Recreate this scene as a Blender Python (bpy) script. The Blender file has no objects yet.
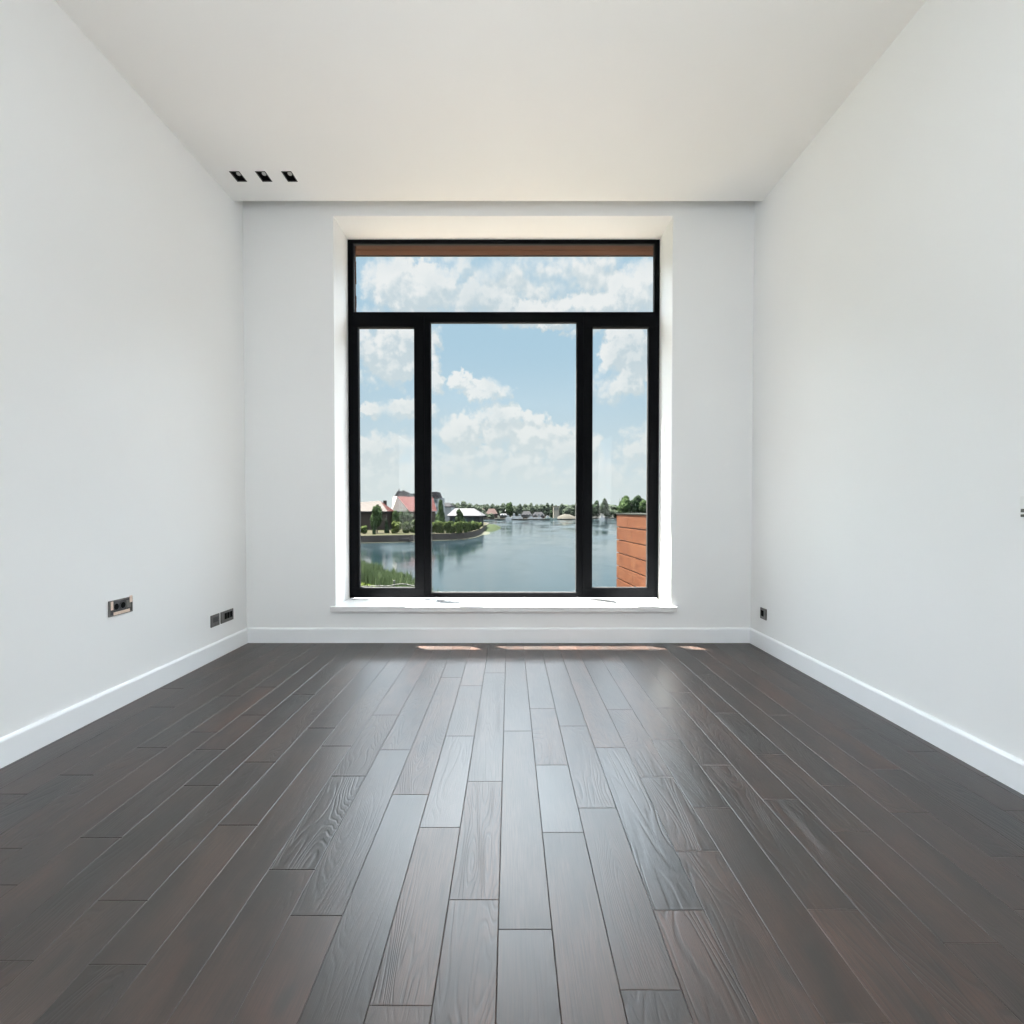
import bpy, bmesh, math, random
from mathutils import Vector, Matrix, noise as mnoise
random.seed(7)
SKYGAIN = 27.0; SKYTOP = .22
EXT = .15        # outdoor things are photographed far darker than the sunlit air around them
sc = bpy.context.scene
COL = sc.collection
PI = math.pi

# ------------------------------------------------------------------ camera model
F = 500.0; CX = 509.6; TH = math.radians(1.04); CY = 510 + F*math.tan(TH); H = 1.05
def ray(px, py):
    xr = (px-CX)/F; yr = -(py-CY)/F
    return Vector((xr, math.cos(TH)+math.sin(TH)*yr, -math.sin(TH)+math.cos(TH)*yr))
def P(px, py, D):
    r = ray(px, py); t = D/r.y
    return Vector((r.x*t, D, H+r.z*t))
def FZ(px, py, z=0.0):
    r = ray(px, py); t = (z-H)/r.z
    return Vector((r.x*t, r.y*t, z))
def WX(px, py, X):
    r = ray(px, py); t = X/r.x
    return Vector((X, r.y*t, H+r.z*t))

cd = bpy.data.cameras.new('camera'); cam = bpy.data.objects.new('camera', cd); COL.objects.link(cam)
cam.location = (0, 0, H); cam.rotation_euler = (PI/2-TH, 0, 0)
cd.sensor_width = 36; cd.lens = F/1024*36
cd.shift_x = (512-CX)/1024; cd.shift_y = (CY-512)/1024
cd.clip_start = .02; cd.clip_end = 5000
sc.camera = cam

# ------------------------------------------------------------------ mesh helpers
class MB:
    def __init__(s): s.v = []; s.f = []; s.m = []; s.mi = 0
    def poly(s, pts, mi=None):
        b = len(s.v); s.v += [tuple(p) for p in pts]; s.f.append(tuple(range(b, b+len(pts)))); s.m.append(s.mi if mi is None else mi)
    def mesh(s, pts, faces, mi=None):
        b = len(s.v); s.v += [tuple(p) for p in pts]
        for f in faces: s.f.append(tuple(b+i for i in f)); s.m.append(s.mi if mi is None else mi)
        return s
    def box(s, x0, x1, y0, y1, z0, z1, mi=None):
        p = [(x, y, z) for z in (z0, z1) for y in (y0, y1) for x in (x0, x1)]
        return s.mesh(p, [(0,2,3,1),(4,5,7,6),(0,1,5,4),(2,6,7,3),(0,4,6,2),(1,3,7,5)], mi)
    def prism(s, poly, z0, z1, mi=None):      # poly: list of (x,y) counter-clockwise
        n = len(poly); p = [(x, y, z0) for x, y in poly]+[(x, y, z1) for x, y in poly]
        f = [tuple(reversed(range(n))), tuple(range(n, 2*n))]+[(i, (i+1) % n, n+(i+1) % n, n+i) for i in range(n)]
        return s.mesh(p, f, mi)
    def tube(s, a, b, r0, r1=None, n=8, mi=None):
        a = Vector(a); b = Vector(b); r1 = r0 if r1 is None else r1
        d = (b-a).normalized(); u = d.orthogonal().normalized(); w = d.cross(u)
        p = []
        for c, r in ((a, r0), (b, r1)):
            for i in range(n):
                t = 2*PI*i/n; p.append(c+u*math.cos(t)*r+w*math.sin(t)*r)
        f = [(i, (i+1) % n, n+(i+1) % n, n+i) for i in range(n)]+[tuple(reversed(range(n))), tuple(range(n, 2*n))]
        return s.mesh(p, f, mi)
    def build(s, name, mats, parent=None, bevel=0, seg=2, smooth=False, recalc=True):
        me = bpy.data.meshes.new(name); me.from_pydata(s.v, [], s.f)
        for m in (mats if isinstance(mats, (list, tuple)) else [mats]): me.materials.append(m)
        me.polygons.foreach_set('material_index', s.m)
        if recalc or smooth:
            bm = bmesh.new(); bm.from_mesh(me)
            if recalc: bmesh.ops.recalc_face_normals(bm, faces=bm.faces)
            bm.to_mesh(me); bm.free()
        if smooth: me.polygons.foreach_set('use_smooth', [True]*len(me.polygons))
        me.update()
        o = bpy.data.objects.new(name, me); COL.objects.link(o)
        if parent is not None:
            o.parent = parent
            o.matrix_parent_inverse = parent.matrix_world.inverted() if False else Matrix.Translation(-Vector(parent.location))
        if bevel:
            md = o.modifiers.new('bevel', 'BEVEL'); md.width = bevel; md.segments = seg; md.limit_method = 'ANGLE'; md.angle_limit = math.radians(40)
            md.harden_normals = False
        return o
def empty(name, loc, label=None, cat=None, group=None, kind=None):
    o = bpy.data.objects.new(name, None); COL.objects.link(o); o.location = loc; o.empty_display_size = .1
    return tag(o, label, cat, group, kind)
def tag(o, label=None, cat=None, group=None, kind=None):
    if label: o['label'] = label
    if cat: o['category'] = cat
    if group: o['group'] = group
    if kind: o['kind'] = kind
    return o
def struct(o, label=None, cat=None): return tag(o, label, cat, kind='structure')
def slab_with_holes(mb, axis, xs, zs, holes, a, b):
    """boxes filling the grid except the holes; axis 'y' -> wall (x,z), axis 'z' -> slab (x,y)"""
    for i in range(len(xs)-1):
        for j in range(len(zs)-1):
            cx = (xs[i]+xs[i+1])/2; cz = (zs[j]+zs[j+1])/2
            if any(h[0] < cx < h[1] and h[2] < cz < h[3] for h in holes): continue
            if axis == 'y': mb.box(xs[i], xs[i+1], a, b, zs[j], zs[j+1])
            else: mb.box(xs[i], xs[i+1], zs[j], zs[j+1], a, b)

# ------------------------------------------------------------------ material helpers
def srgb(r, g, b):
    f = lambda c: (c/255/12.92 if c/255 <= .04045 else ((c/255+.055)/1.055)**2.4)
    return (f(r), f(g), f(b), 1)
class NT:
    def __init__(s, tree): s.t = tree; s.n = tree.nodes; s.l = tree.links
    def add(s, typ, **kw):
        n = s.n.new(typ)
        for k, v in kw.items(): setattr(n, k, v)
        return n
    def put(s, sock, v):
        if isinstance(v, bpy.types.NodeSocket): s.l.new(v, sock)
        elif isinstance(v, bpy.types.Node): s.l.new(v.outputs[0], sock)
        else: sock.default_value = v
    def math(s, op, a, b=None, c=None, clamp=False):
        n = s.add('ShaderNodeMath', operation=op, use_clamp=clamp); s.put(n.inputs[0], a)
        if b is not None: s.put(n.inputs[1], b)
        if c is not None: s.put(n.inputs[2], c)
        return n.outputs[0]
    def vmath(s, op, a, b=None):
        n = s.add('ShaderNodeVectorMath', operation=op); s.put(n.inputs[0], a)
        if b is not None: s.put(n.inputs[1], b)
        return n.outputs['Value'] if op in ('LENGTH', 'DOT_PRODUCT', 'DISTANCE') else n.outputs[0]
    def mix(s, f, a, b, mode='MIX'):
        n = s.add('ShaderNodeMix', data_type='RGBA', blend_type=mode); s.put(n.inputs[0], f); s.put(n.inputs[6], a); s.put(n.inputs[7], b)
        return n.outputs[2]
    def ss(s, v, lo, hi, a=0.0, b=1.0):
        n = s.add('ShaderNodeMapRange', interpolation_type='SMOOTHSTEP'); s.put(n.inputs[0], v); s.put(n.inputs[1], lo); s.put(n.inputs[2], hi); s.put(n.inputs[3], a); s.put(n.inputs[4], b)
        return n.outputs[0]
    def noise(s, vec, scale, detail=4, rough=.5, dist=0.0):
        n = s.add('ShaderNodeTexNoise'); s.put(n.inputs['Vector'], vec); s.put(n.inputs['Scale'], scale); s.put(n.inputs['Detail'], detail); s.put(n.inputs['Roughness'], rough); s.put(n.inputs['Distortion'], dist)
        return n.outputs['Fac']
    def scale(s, vec, sx, sy, sz): return s.vmath('MULTIPLY', vec, (sx, sy, sz))
    def coord(s, kind='Object'): return s.add('ShaderNodeTexCoord').outputs[kind]
def material(name, col=(.5, .5, .5, 1), rough=.5, metal=0, spec=.5):
    m = bpy.data.materials.new(name); m.use_nodes = True; t = NT(m.node_tree); b = t.n['Principled BSDF']
    b.inputs['Base Color'].default_value = col; b.inputs['Roughness'].default_value = rough; b.inputs['Metallic'].default_value = metal
    b.inputs['Specular IOR Level'].default_value = spec
    return m, t, b
def noisy(name, c1, c2, scale=5, rough=.6, metal=0, bump=0, spec=.5, detail=4, stretch=(1, 1, 1)):
    m, t, b = material(name, c1, rough, metal, spec)
    v = t.scale(t.coord(), *stretch); n = t.noise(v, scale, detail)
    t.put(b.inputs['Base Color'], t.mix(t.ss(n, .3, .7), c1, c2))
    if bump:
        bp = t.add('ShaderNodeBump'); bp.inputs['Distance'].default_value = bump; t.put(bp.inputs['Height'], n); t.put(b.inputs['Normal'], bp.outputs[0])
    return m

# painted plaster
def plaster(name, c):
    m, t, b = material(name, c, .62, 0, .35)
    co = t.coord(); n1 = t.noise(co, .9, 2); n2 = t.noise(co, 260, 3)
    c2 = tuple(x*.975 for x in c[:3])+(1,)
    t.put(b.inputs['Base Color'], t.mix(t.ss(n1, .3, .7), c, c2))
    bp = t.add('ShaderNodeBump'); bp.inputs['Strength'].default_value = .12; bp.inputs['Distance'].default_value = .0006
    t.put(bp.inputs['Height'], n2); t.put(b.inputs['Normal'], bp.outputs[0]); return m
M_wall = plaster('wall_paint', (.83, .84, .84, 1))
M_ceil = plaster('ceiling_paint', (.86, .855, .84, 1))
M_trim = noisy('white_trim_paint', (.84, .86, .88, 1), (.82, .84, .86, 1), 3, .35)
M_frame = noisy('anthracite_frame', (.0022, .0026, .0034, 1), (.0030, .0034, .0042, 1), 60, .6, bump=.0002, spec=.04)
M_gasket = noisy('rubber_gasket', (.004, .004, .005, 1), (.006, .006, .007, 1), 60, .8)
M_sill = noisy('white_sill', (.74, .74, .74, 1), (.72, .72, .72, 1), 4, .32)
M_black = noisy('matte_black', (.006, .006, .006, 1), (.009, .009, .009, 1), 60, .5)
M_void = noisy('dark_recess', (.004, .004, .004, 1), (.006, .006, .006, 1), 60, .9, spec=.1)
M_lampface = noisy('lamp_reflector', (.55, .54, .52, 1), (.5, .49, .47, 1), 30, .3, metal=.2)
M_plate = noisy('grey_metal_plate', (.12, .115, .11, 1), (.15, .145, .14, 1), 30, .4, metal=.4)
M_socket = noisy('dark_socket_insert', (.03, .03, .033, 1), (.045, .045, .05, 1), 30, .4)
M_tape = noisy('beige_masking_tape', srgb(226, 206, 190), srgb(214, 192, 176), 60, .7)
M_white = noisy('white_plastic', (.8, .8, .79, 1), (.77, .77, .76, 1), 20, .35)
M_zinc = noisy('pale_metal_ledge', (.62, .63, .64, 1), (.58, .59, .6, 1), 8, .3, metal=.5)
M_concrete = noisy('exterior_render', (.3, .29, .28, 1), (.26, .25, .24, 1), 3, .8)

# window glass: clear thin pane, low reflectance coating
m = bpy.data.materials.new('window_glass'); m.use_nodes = True; t = NT(m.node_tree); t.n.clear()
out = t.add('ShaderNodeOutputMaterial'); tr = t.add('ShaderNodeBsdfTransparent'); tr.inputs[0].default_value = (.985, .992, .99, 1)
gl = t.add('ShaderNodeBsdfGlossy'); gl.inputs['Roughness'].default_value = .0; gl.inputs[0].default_value = (1, 1, 1, 1)
lw = t.add('ShaderNodeLayerWeight'); lw.inputs[0].default_value = .5
frs = t.math('MULTIPLY_ADD', t.math('POWER', lw.outputs['Facing'], 5.0), .35, .006)
mx = t.add('ShaderNodeMixShader'); t.put(mx.inputs[0], frs); t.put(mx.inputs[1], tr.outputs[0]); t.put(mx.inputs[2], gl.outputs[0]); t.put(out.inputs[0], mx.outputs[0])
M_glass = m

# oak floor, dark stained, brushed
m, t, b = material('dark_oak_parquet', rough=.35)
uv = t.add('ShaderNodeUVMap'); uv.uv_map = 'plank_uv'; U = uv.outputs[0]
at = t.add('ShaderNodeAttribute'); at.attribute_name = 'plank_tone'; sp = t.add('ShaderNodeSeparateColor'); t.put(sp.inputs[0], at.outputs['Color'])
tone, fig, hue = sp.outputs[0], sp.outputs[1], sp.outputs[2]
fib = t.noise(t.scale(U, 1, .018, 1), 420, 5, .6)                       # fine fibres
pores = t.noise(t.scale(U, 1, .03, 1), 900, 2, .5)
field = t.noise(t.scale(U, 7.0, .95, 1), 1.0, 2.2, .45, .35)                  # growth figure
ringp = t.math('MULTIPLY_ADD', field, 62.0, t.math('MULTIPLY', t.noise(t.scale(U, 60, 5, 1), 1.0, 2), .9))
ring = t.math('PINGPONG', ringp, 1.0)
ring = t.ss(ring, .05, .55)
ringamt = t.math('MULTIPLY', t.ss(fig, .15, .80, .30, 1.0), t.ss(t.noise(t.scale(U, 4, .8, 1), 1.0, 1), .33, .55))
blotch = t.noise(t.scale(U, 7, 2.2, 1), 1.0, 4, .55)
knot = t.ss(t.noise(t.scale(U, 11, 5, 1), 1.0, 1.0), .64, .76)
cA = t.mix(hue, srgb(94, 62, 47), srgb(80, 60, 50))
cB = t.mix(hue, srgb(47, 31, 24), srgb(42, 32, 27))
base = t.mix(t.ss(blotch, .32, .68), cB, cA)
base = t.mix(t.math('MULTIPLY', t.ss(fib, .42, .62), .6), base, srgb(34, 27, 24))
base = t.mix(t.math('MULTIPLY', t.math('SUBTRACT', 1.0, ring), t.math('MULTIPLY', ringamt, .6)), base, srgb(40, 33, 31))
base = t.mix(t.math('MULTIPLY', knot, .7), base, srgb(34, 26, 24))
tn = t.math('MULTIPLY_ADD', tone, .40, .22)
tc = t.add('ShaderNodeCombineColor')
for i in range(3): t.put(tc.inputs[i], tn)
base = t.mix(1.0, base, tc.outputs[0], 'MULTIPLY')
t.put(b.inputs['Base Color'], base)
hh = t.math('ADD', t.math('MULTIPLY', ring, t.math('MULTIPLY', ringamt, 1.0)), t.math('MULTIPLY', fib, -.7))
hh = t.math('ADD', hh, t.math('MULTIPLY', pores, -.2))
bp = t.add('ShaderNodeBump'); bp.inputs['Strength'].default_value = .6; bp.inputs['Distance'].default_value = .0007
t.put(bp.inputs['Height'], hh); t.put(b.inputs['Normal'], bp.outputs[0])
t.put(b.inputs['Roughness'], t.math('MULTIPLY_ADD', fib, .12, t.math('MULTIPLY_ADD', tone, .05, .285)))
b.inputs['IOR'].default_value = 1.68
M_floor = m
M_gap = noisy('plank_gap', (.010, .008, .007, 1), (.014, .011, .010, 1), 20, .9, spec=.1)

# exterior timber cladding (boards are real geometry, this only colours them)
def timber(name, c1, c2, c3, along):
    m, t, b = material(name, c1, .75, 0, .06); co = t.coord()
    st = (.06, 1, 1) if along == 'x' else (1, .06, 1)
    g = t.noise(t.scale(co, *st), 90, 5, .6); bl = t.noise(co, 3.2, 3)
    at = t.add('ShaderNodeAttribute'); at.attribute_name = 'board_tone'
    k = t.mix(t.ss(g, .35, .65), c1, c2); k = t.mix(t.math('MULTIPLY', t.ss(bl, .45, .7), .35), k, c3)
    k = t.mix(.75, k, t.mix(at.outputs['Fac'], c1, c3)) if False else k
    t.put(b.inputs['Base Color'], k)
    bp = t.add('ShaderNodeBump'); bp.inputs['Distance'].default_value = .0015; t.put(bp.inputs['Height'], g); t.put(b.inputs['Normal'], bp.outputs[0]); return m
M_larch = timber('larch_cladding', (.066, .0250, .0112, 1), (.036, .0125, .0062, 1), (.090, .043, .022, 1), 'y')
M_soffit = timber('soffit_boards', (.085, .040, .024, 1), (.06, .027, .016, 1), (.10, .052, .032, 1), 'x')

# ------------------------------------------------------------------ room dimensions
D0 = FZ(CX, 643).y + .016                     # plaster face of the window wall
XL = P(245.6, 510, D0).x; XR = P(751.8, 510, D0).x
DC = D0*.968                                  # edge of the dropped ceiling
ZC = P(CX, 201, DC).z
Y0 = -3.1                                     # rear wall
D1 = D0*1.086                                 # inner face of the window frame
DW = D1+.085                                  # end of the inner wall leaf
DO = D1+.285                                  # outer face of the facade
print('D0', D0, 'XL', XL, 'XR', XR, 'ZC', ZC, 'D1', D1)
OL = P(334.5, 420, D0).x; OR = P(671.8, 420, D0).x; OT = P(CX, 216, D0).z; OB = P(CX, 598, D1).z - .012
ZN = ZC+.14

# floor ------------------------------------------------------------
fl = MB(); fl.box(XL-.15, XR+.15, Y0-.15, D0+.1, -.12, -.006)
B0 = .1065; PW = .135
joints = [(524.4,929.3),(473,899.7),(562.6,832.3),(649.2,989.7),(400,1005.4),(438.2,827.4),(410,794.4),(483,781.3),(551,765),(596.8,808),(670,909.9),(609.9,747.6),(656.7,777),(458,736),(392.5,749.8),(516,731),(351,776),(383,715),(570.5,726),(469,685.7),(544,708.6),(343.7,746),(617,709.7),(670,708),(666,740),(677,851),
(15,960.8),(116.2,964.6),(120.7,900.5),(97.5,837.5),(236.1,825),(290.5,869.4),(314.8,915.5),(198.7,785.4),(75,775),(150,747.6),(208,749.4),(258.6,762),(7.5,848.4),(5.6,885),(202,732),(225,696),(266,687),(161,707),(320.5,728),(247,715),
(856,1022.6),(972.6,943),(833.8,909),(691,910),(1008,856.8),(910.7,812.5),(852.5,831.3),(710,807.3),(779.4,799),(839.4,785.5),(886.3,769),(770,754.4),(713.8,765),(721,713),(783,715),(858,729),(922,751.4),(1015.7,810.7),(1017.6,910)]
cols = {}
for jx, jy in joints:
    p = FZ(jx, jy); cols.setdefault(math.floor((p.x-B0)/PW), []).append(p.y)
planks = MB(); uvs = []; tones = []
k0 = math.floor((XL-B0)/PW); k1 = math.ceil((XR-B0)/PW)
G = .0005; BV = .0013
for k in range(k0, k1):
    xa = max(B0+k*PW, XL+.001); xb = min(B0+(k+1)*PW, XR-.001)
    if xb-xa < .01: continue
    rnd = random.Random(k*31+5)
    js = sorted(cols.get(k, []))
    js2 = []
    for y in js:
        if not js2 or y-js2[-1] > .12: js2.append(y)
    js = js2
    full = []
    y = D0-.002; first = js[-1] if js else None
    seq = [Y0]+js+[D0-.002]
    # fill long stretches with further joints
    ys = [Y0+rnd.uniform(.1, .9)]
    lim = (js[0] if js else D0)
    while ys[-1]+1.9 < lim: ys.append(ys[-1]+rnd.uniform(.75, 1.35))
    if ys[-1] > lim-.4: ys.pop()
    allj = ys+js
    while allj and D0-allj[-1] > 2.0: allj.append(allj[-1]+rnd.uniform(.8, 1.3))
    edges = [Y0]+allj+[D0-.002]
    for a, c in zip(edges[:-1], edges[1:]):
        if c-a < .02: continue
        x0, x1, y0, y1 = xa+G, xb-G, a+G, c-G
        vs = [(x0,y0,-.006),(x1,y0,-.006),(x1,y1,-.006),(x0,y1,-.006),
              (x0,y0,-BV*.6),(x1,y0,-BV*.6),(x1,y1,-BV*.6),(x0,y1,-BV*.6),
              (x0+BV,y0+BV,0),(x1-BV,y0+BV,0),(x1-BV,y1-BV,0),(x0+BV,y1-BV,0)]
        fs = [(0,1,5,4),(1,2,6,5),(2,3,7,6),(3,0,4,7),(4,5,9,8),(5,6,10,9),(6,7,11,10),(7,4,8,11),(8,9,10,11)]
        planks.mesh(vs, fs, 0)
        ou, ov = rnd.uniform(0, 60), rnd.uniform(0, 60)
        tn = (rnd.random(), rnd.random(), rnd.random())
        for f in fs:
            for i in f: uvs.append((vs[i][0]+ou, vs[i][1]+ov)); tones.append((*tn, 1))
me = bpy.data.meshes.new('floor'); me.from_pydata(planks.v, [], planks.f)
ul = me.uv_layers.new(name='plank_uv'); ca = me.color_attributes.new('plank_tone', 'FLOAT_COLOR', 'CORNER')
me.uv_layers['plank_uv'].data.foreach_set('uv', [c for u in uvs for c in u])
me.color_attributes['plank_tone'].data.foreach_set('color', [c for q in tones for c in q])
me.materials.append(M_floor); me.materials.append(M_gap)
bm = bmesh.new(); bm.from_mesh(me)
nb = MB(); nb.box(XL-.15, XR+.15, Y0-.15, D0+.3, -.12, -.006)
vs = [bm.verts.new(v) for v in nb.v]
for f in nb.f: ff = bm.faces.new([vs[i] for i in f]); ff.material_index = 1
bm.to_mesh(me); bm.free()
floor = bpy.data.objects.new('floor', me); COL.objects.link(floor); struct(floor, 'dark stained oak plank floor of the empty room', 'floor')

# walls ------------------------------------------------------------
zt = ZN+.2
SO = (-2.7, -.8, .2, 2.95)     # unseen openings added in both side walls for the fill lamps
def sidewall(x0, x1):
    mb = MB(); ys = [Y0-.15, SO[0], SO[1], D0+.001]; zs = [-.12, SO[2], SO[3], zt]
    for i in range(3):
        for j in range(3):
            if i == 1 and j == 1: continue
            mb.box(x0, x1, ys[i], ys[i+1], zs[j], zs[j+1])
    return mb
mb = sidewall(XL-.15, XL); struct(mb.build('wall_left', M_wall), 'white plastered wall with the two pairs of sockets', 'wall')
mb = sidewall(XR, XR+.15); struct(mb.build('wall_right', M_wall), 'white plastered wall with a single socket near the corner', 'wall')
mb = MB(); slab_with_holes(mb, 'y', [XL-.15, OL, OR, XR+.15], [-.12, OB, OT, zt], [(OL, OR, OB, OT)], D0, DW)
struct(mb.build('wall_front', M_wall), 'white plastered wall around the large black window', 'wall')
# outer leaf of the facade
oL, oR, oT, oB = XL-.3, P(660, 285, DO).x, P(CX, 256.6, DO).z+.020, OB-.06
oJ2 = P(356.3, 285, DW+.02).x      # dark return beside the top light
mb = MB(); slab_with_holes(mb, 'y', [XL-.6, oL, oR, XR+.6], [-4.2, oB, oT, zt+.6], [(oL, oR, oB, oT)], DW, DO)
struct(mb.build('wall_facade', M_concrete))
# rear wall with an unseen opening added for the fill lamp
rL, rR, rB, rT = XL+.35, XR-.35, .25, 3.15
mb = MB(); slab_with_holes(mb, 'y', [XL-.15, rL, rR, XR+.15], [-.12, rB, rT, zt], [(rL, rR, rB, rT)], Y0-.15, Y0)
struct(mb.build('wall_rear', M_wall))

# ceiling with holes for the three downlights, stopping short of the window wall
LX = []; LYa = FZ(CX, 171.2, ZC).y; LYb = FZ(CX, 181.6, ZC).y
for a, c, d, e in ((248,335,320,400),(472,558,533,612),(695,780,750,830)):
    xs = [FZ(200+(a+c)/2/8.533, 171.1, ZC).x, FZ(200+(d+e)/2/8.533, 181.6, ZC).x]
    LX.append(sum(xs)/2)
LW = .035; LYc = (LYa+LYb)/2; LD = abs(LYa-LYb)/2
holes = [(x-LW+.003, x+LW-.003, LYc-LD+.003, LYc+LD-.003) for x in LX]
xs = [XL]+[v for h in holes for v in (h[0], h[1])]+[XR]
mb = MB(); slab_with_holes(mb, 'z', xs, [Y0, LYc-LD+.003, LYc+LD-.003, DC], holes, ZC, ZC+.10)
mb.box(XL-.15, XR+.15, Y0-.15, DW, ZN, ZN+.12)
struct(mb.build('ceiling', M_ceil), 'white dropped ceiling ending in a narrow slot before the window wall', 'ceiling')

for i, (x, which) in enumerate(zip(LX, ('closest to the left wall corner', 'in the middle of the row of three', 'farthest from the wall corner, toward the window'))):
    e = empty('recessed_downlight', (x, LYc, ZC), 'small black rectangular recessed downlight '+which, 'downlight', 'recessed downlights in the ceiling')
    mb = MB()   # trim ring
    x0, x1, y0, y1 = x-LW, x+LW, LYc-LD, LYc+LD; w = .006
    for bx in ((x0, x1, y0, y0+w), (x0, x1, y1-w, y1), (x0, x0+w, y0+w, y1-w), (x1-w, x1, y0+w, y1-w)): mb.box(*bx, ZC-.002, ZC+.004)
    mb.build('trim_ring', M_black, e)
    mb = MB(); a0, a1, c0, c1 = x0+.004, x1-.004, y0+.004, y1-.004; zt2 = ZC+.085
    mb.mesh([(a0,c0,ZC),(a1,c0,ZC),(a1,c1,ZC),(a0,c1,ZC),(a0,c0,zt2),(a1,c0,zt2),(a1,c1,zt2),(a0,c1,zt2)], [(0,4,5,1),(1,5,6,2),(2,6,7,3),(3,7,4,0),(4,7,6,5)])
    mb.build('housing', M_void, e, recalc=False)
    mb = MB(); c = Vector((x, LYc+.004, ZC+.022)); n = Vector((.0, -.35, -1)).normalized()
    mb.tube(c-n*.03, c, .019, .019, 20); mb.build('lamp_body', M_black, e)
    mb = MB(); mb.tube(c, c+n*.002, .014, .014, 20); mb.build('lamp_lens', M_lampface, e)

# baseboards -------------------------------------------------------
BH = .118; BT = .016
def board(name, pts):   # profile extruded along a line: pts list of quads
    return pts
def baseboard(name, a, b, n):
    a = Vector(a); b = Vector(b); n = Vector(n)
    prof = [(0, 0), (BT, 0), (BT, BH-.012), (BT-.004, BH-.004), (BT-.010, BH), (0, BH)]
    mb = MB(); v = []
    for q in (a, b):
        for d, z in prof: v.append(q+n*d+Vector((0, 0, z)))
    k = len(prof); f = [(i, (i+1) % k, k+(i+1) % k, k+i) for i in range(k)]+[tuple(range(k)), tuple(reversed(range(k, 2*k)))]
    mb.mesh(v, f); return struct(mb.build(name, M_trim))
baseboard('baseboard_left', (XL, Y0, 0), (XL, D0, 0), (1, 0, 0))
baseboard('baseboard_right', (XR, Y0, 0), (XR, D0, 0), (-1, 0, 0))
baseboard('baseboard_front', (XL+BT, D0, 0), (XR-BT, D0, 0), (0, -1, 0))

# ------------------------------------------------------------------ window
win = empty('window_1', (0, D1, OB), kind='structure')
def fx(px, py=430): return P(px, py, D1).x
def fz(py): return P(CX, py, D1).z
DB = D1+.045
def bx_(px, py=430): return P(px, py, DB).x     # edges whose back arris closes the opening
def bz(py): return P(CX, py, DB).z
x0, x1, z0, z1 = fx(348.6), fx(659.2), fz(598), fz(238)
FD = .045
def ring(mb, a, b, c, d, wl, wr, wb, wt, y0, y1):
    mb.box(a, b, y0, y1, c, c+wb); mb.box(a, b, y0, y1, d-wt, d)
    mb.box(a, a+wl, y0, y1, c+wb, d-wt); mb.box(b-wr, b, y0, y1, c+wb, d-wt)
zb = bz(592.3)
mb = MB(); ring(mb, x0, x1, z0, z1, bx_(355.4)-x0, x1-bx_(652.6), zb-z0, z1-bz(245.8), D1, D1+FD)
mb.box(x0-.012, x0+.001, D1+.01, D1+FD, z0-.02, z1+.01); mb.box(x1-.001, x1+.012, D1+.01, D1+FD, z0-.02, z1+.01)
mb.box(x0-.012, x1+.012, D1+.01, D1+FD, z1-.001, z1+.012)
mb.build('window_frame', M_frame, win, bevel=.002)
zt0, zt1 = bz(323.6), fz(312.0)
mb = MB(); mb.box(bx_(355.4), bx_(652.6), D1+.002, D1+FD, zt0, zt1); mb.build('transom_bar', M_frame, win, bevel=.002)
for a, b in ((fx(420.5), bx_(431.2)), (bx_(576.2), fx(587))):
    mb = MB(); mb.box(a, b, D1+.001, D1+FD, zb, zt0); mb.build('mullion', M_frame, win, bevel=.002)
# two narrow opening sashes, proud of the frame
for (a, b, gl0, gl1) in ((351, 424.5, 360.3, 414.2), (583, 656.2, 592.6, 646.6)):
    mb = MB(); A, B = fx(a), fx(b); c, d = fz(596.2), fz(316.5)
    yf = D1-.012
    ga, gb = (bx_(gl0), P(gl1, 430, yf).x) if gl0 < CX else (P(gl0, 430, yf).x, bx_(gl1)); gc, gd = bz(587), bz(329.3)
    ring(mb, A, B, c, d, ga-A, B-gb, gc-c, d-gd, yf, D1+.045)
    s = mb.build('sash', M_frame, win, bevel=.003)
    mb = MB(); ring(mb, ga-.002, gb+.002, gc-.002, gd+.002, .004, .004, .004, .004, D1+.012, D1+.035); mb.build('gasket', M_gasket, s)
    mb = MB(); mb.box(ga-.001, gb+.001, D1+.020, D1+.026, gc-.001, gd+.001); mb.build('glass_pane', M_glass, s)
mb = MB(); mb.box(bx_(431.2), bx_(576.2), D1+.022, D1+.030, zb, zt0); mb.build('glass_pane', M_glass, win)
mb = MB(); mb.box(bx_(355.4), bx_(652.6), D1+.022, D1+.030, zt1, bz(245.8)); mb.build('glass_pane', M_glass, win)
mb = MB()
for (a, b, c, d) in ((bx_(431.2), bx_(576.2), zb, zt0), (bx_(355.4), bx_(652.6), zt1, bz(245.8))):
    ring(mb, a, b, c, d, .005, .005, .005, .005, D1+.012, D1+.040)
mb.build('gasket', M_gasket, win)
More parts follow.
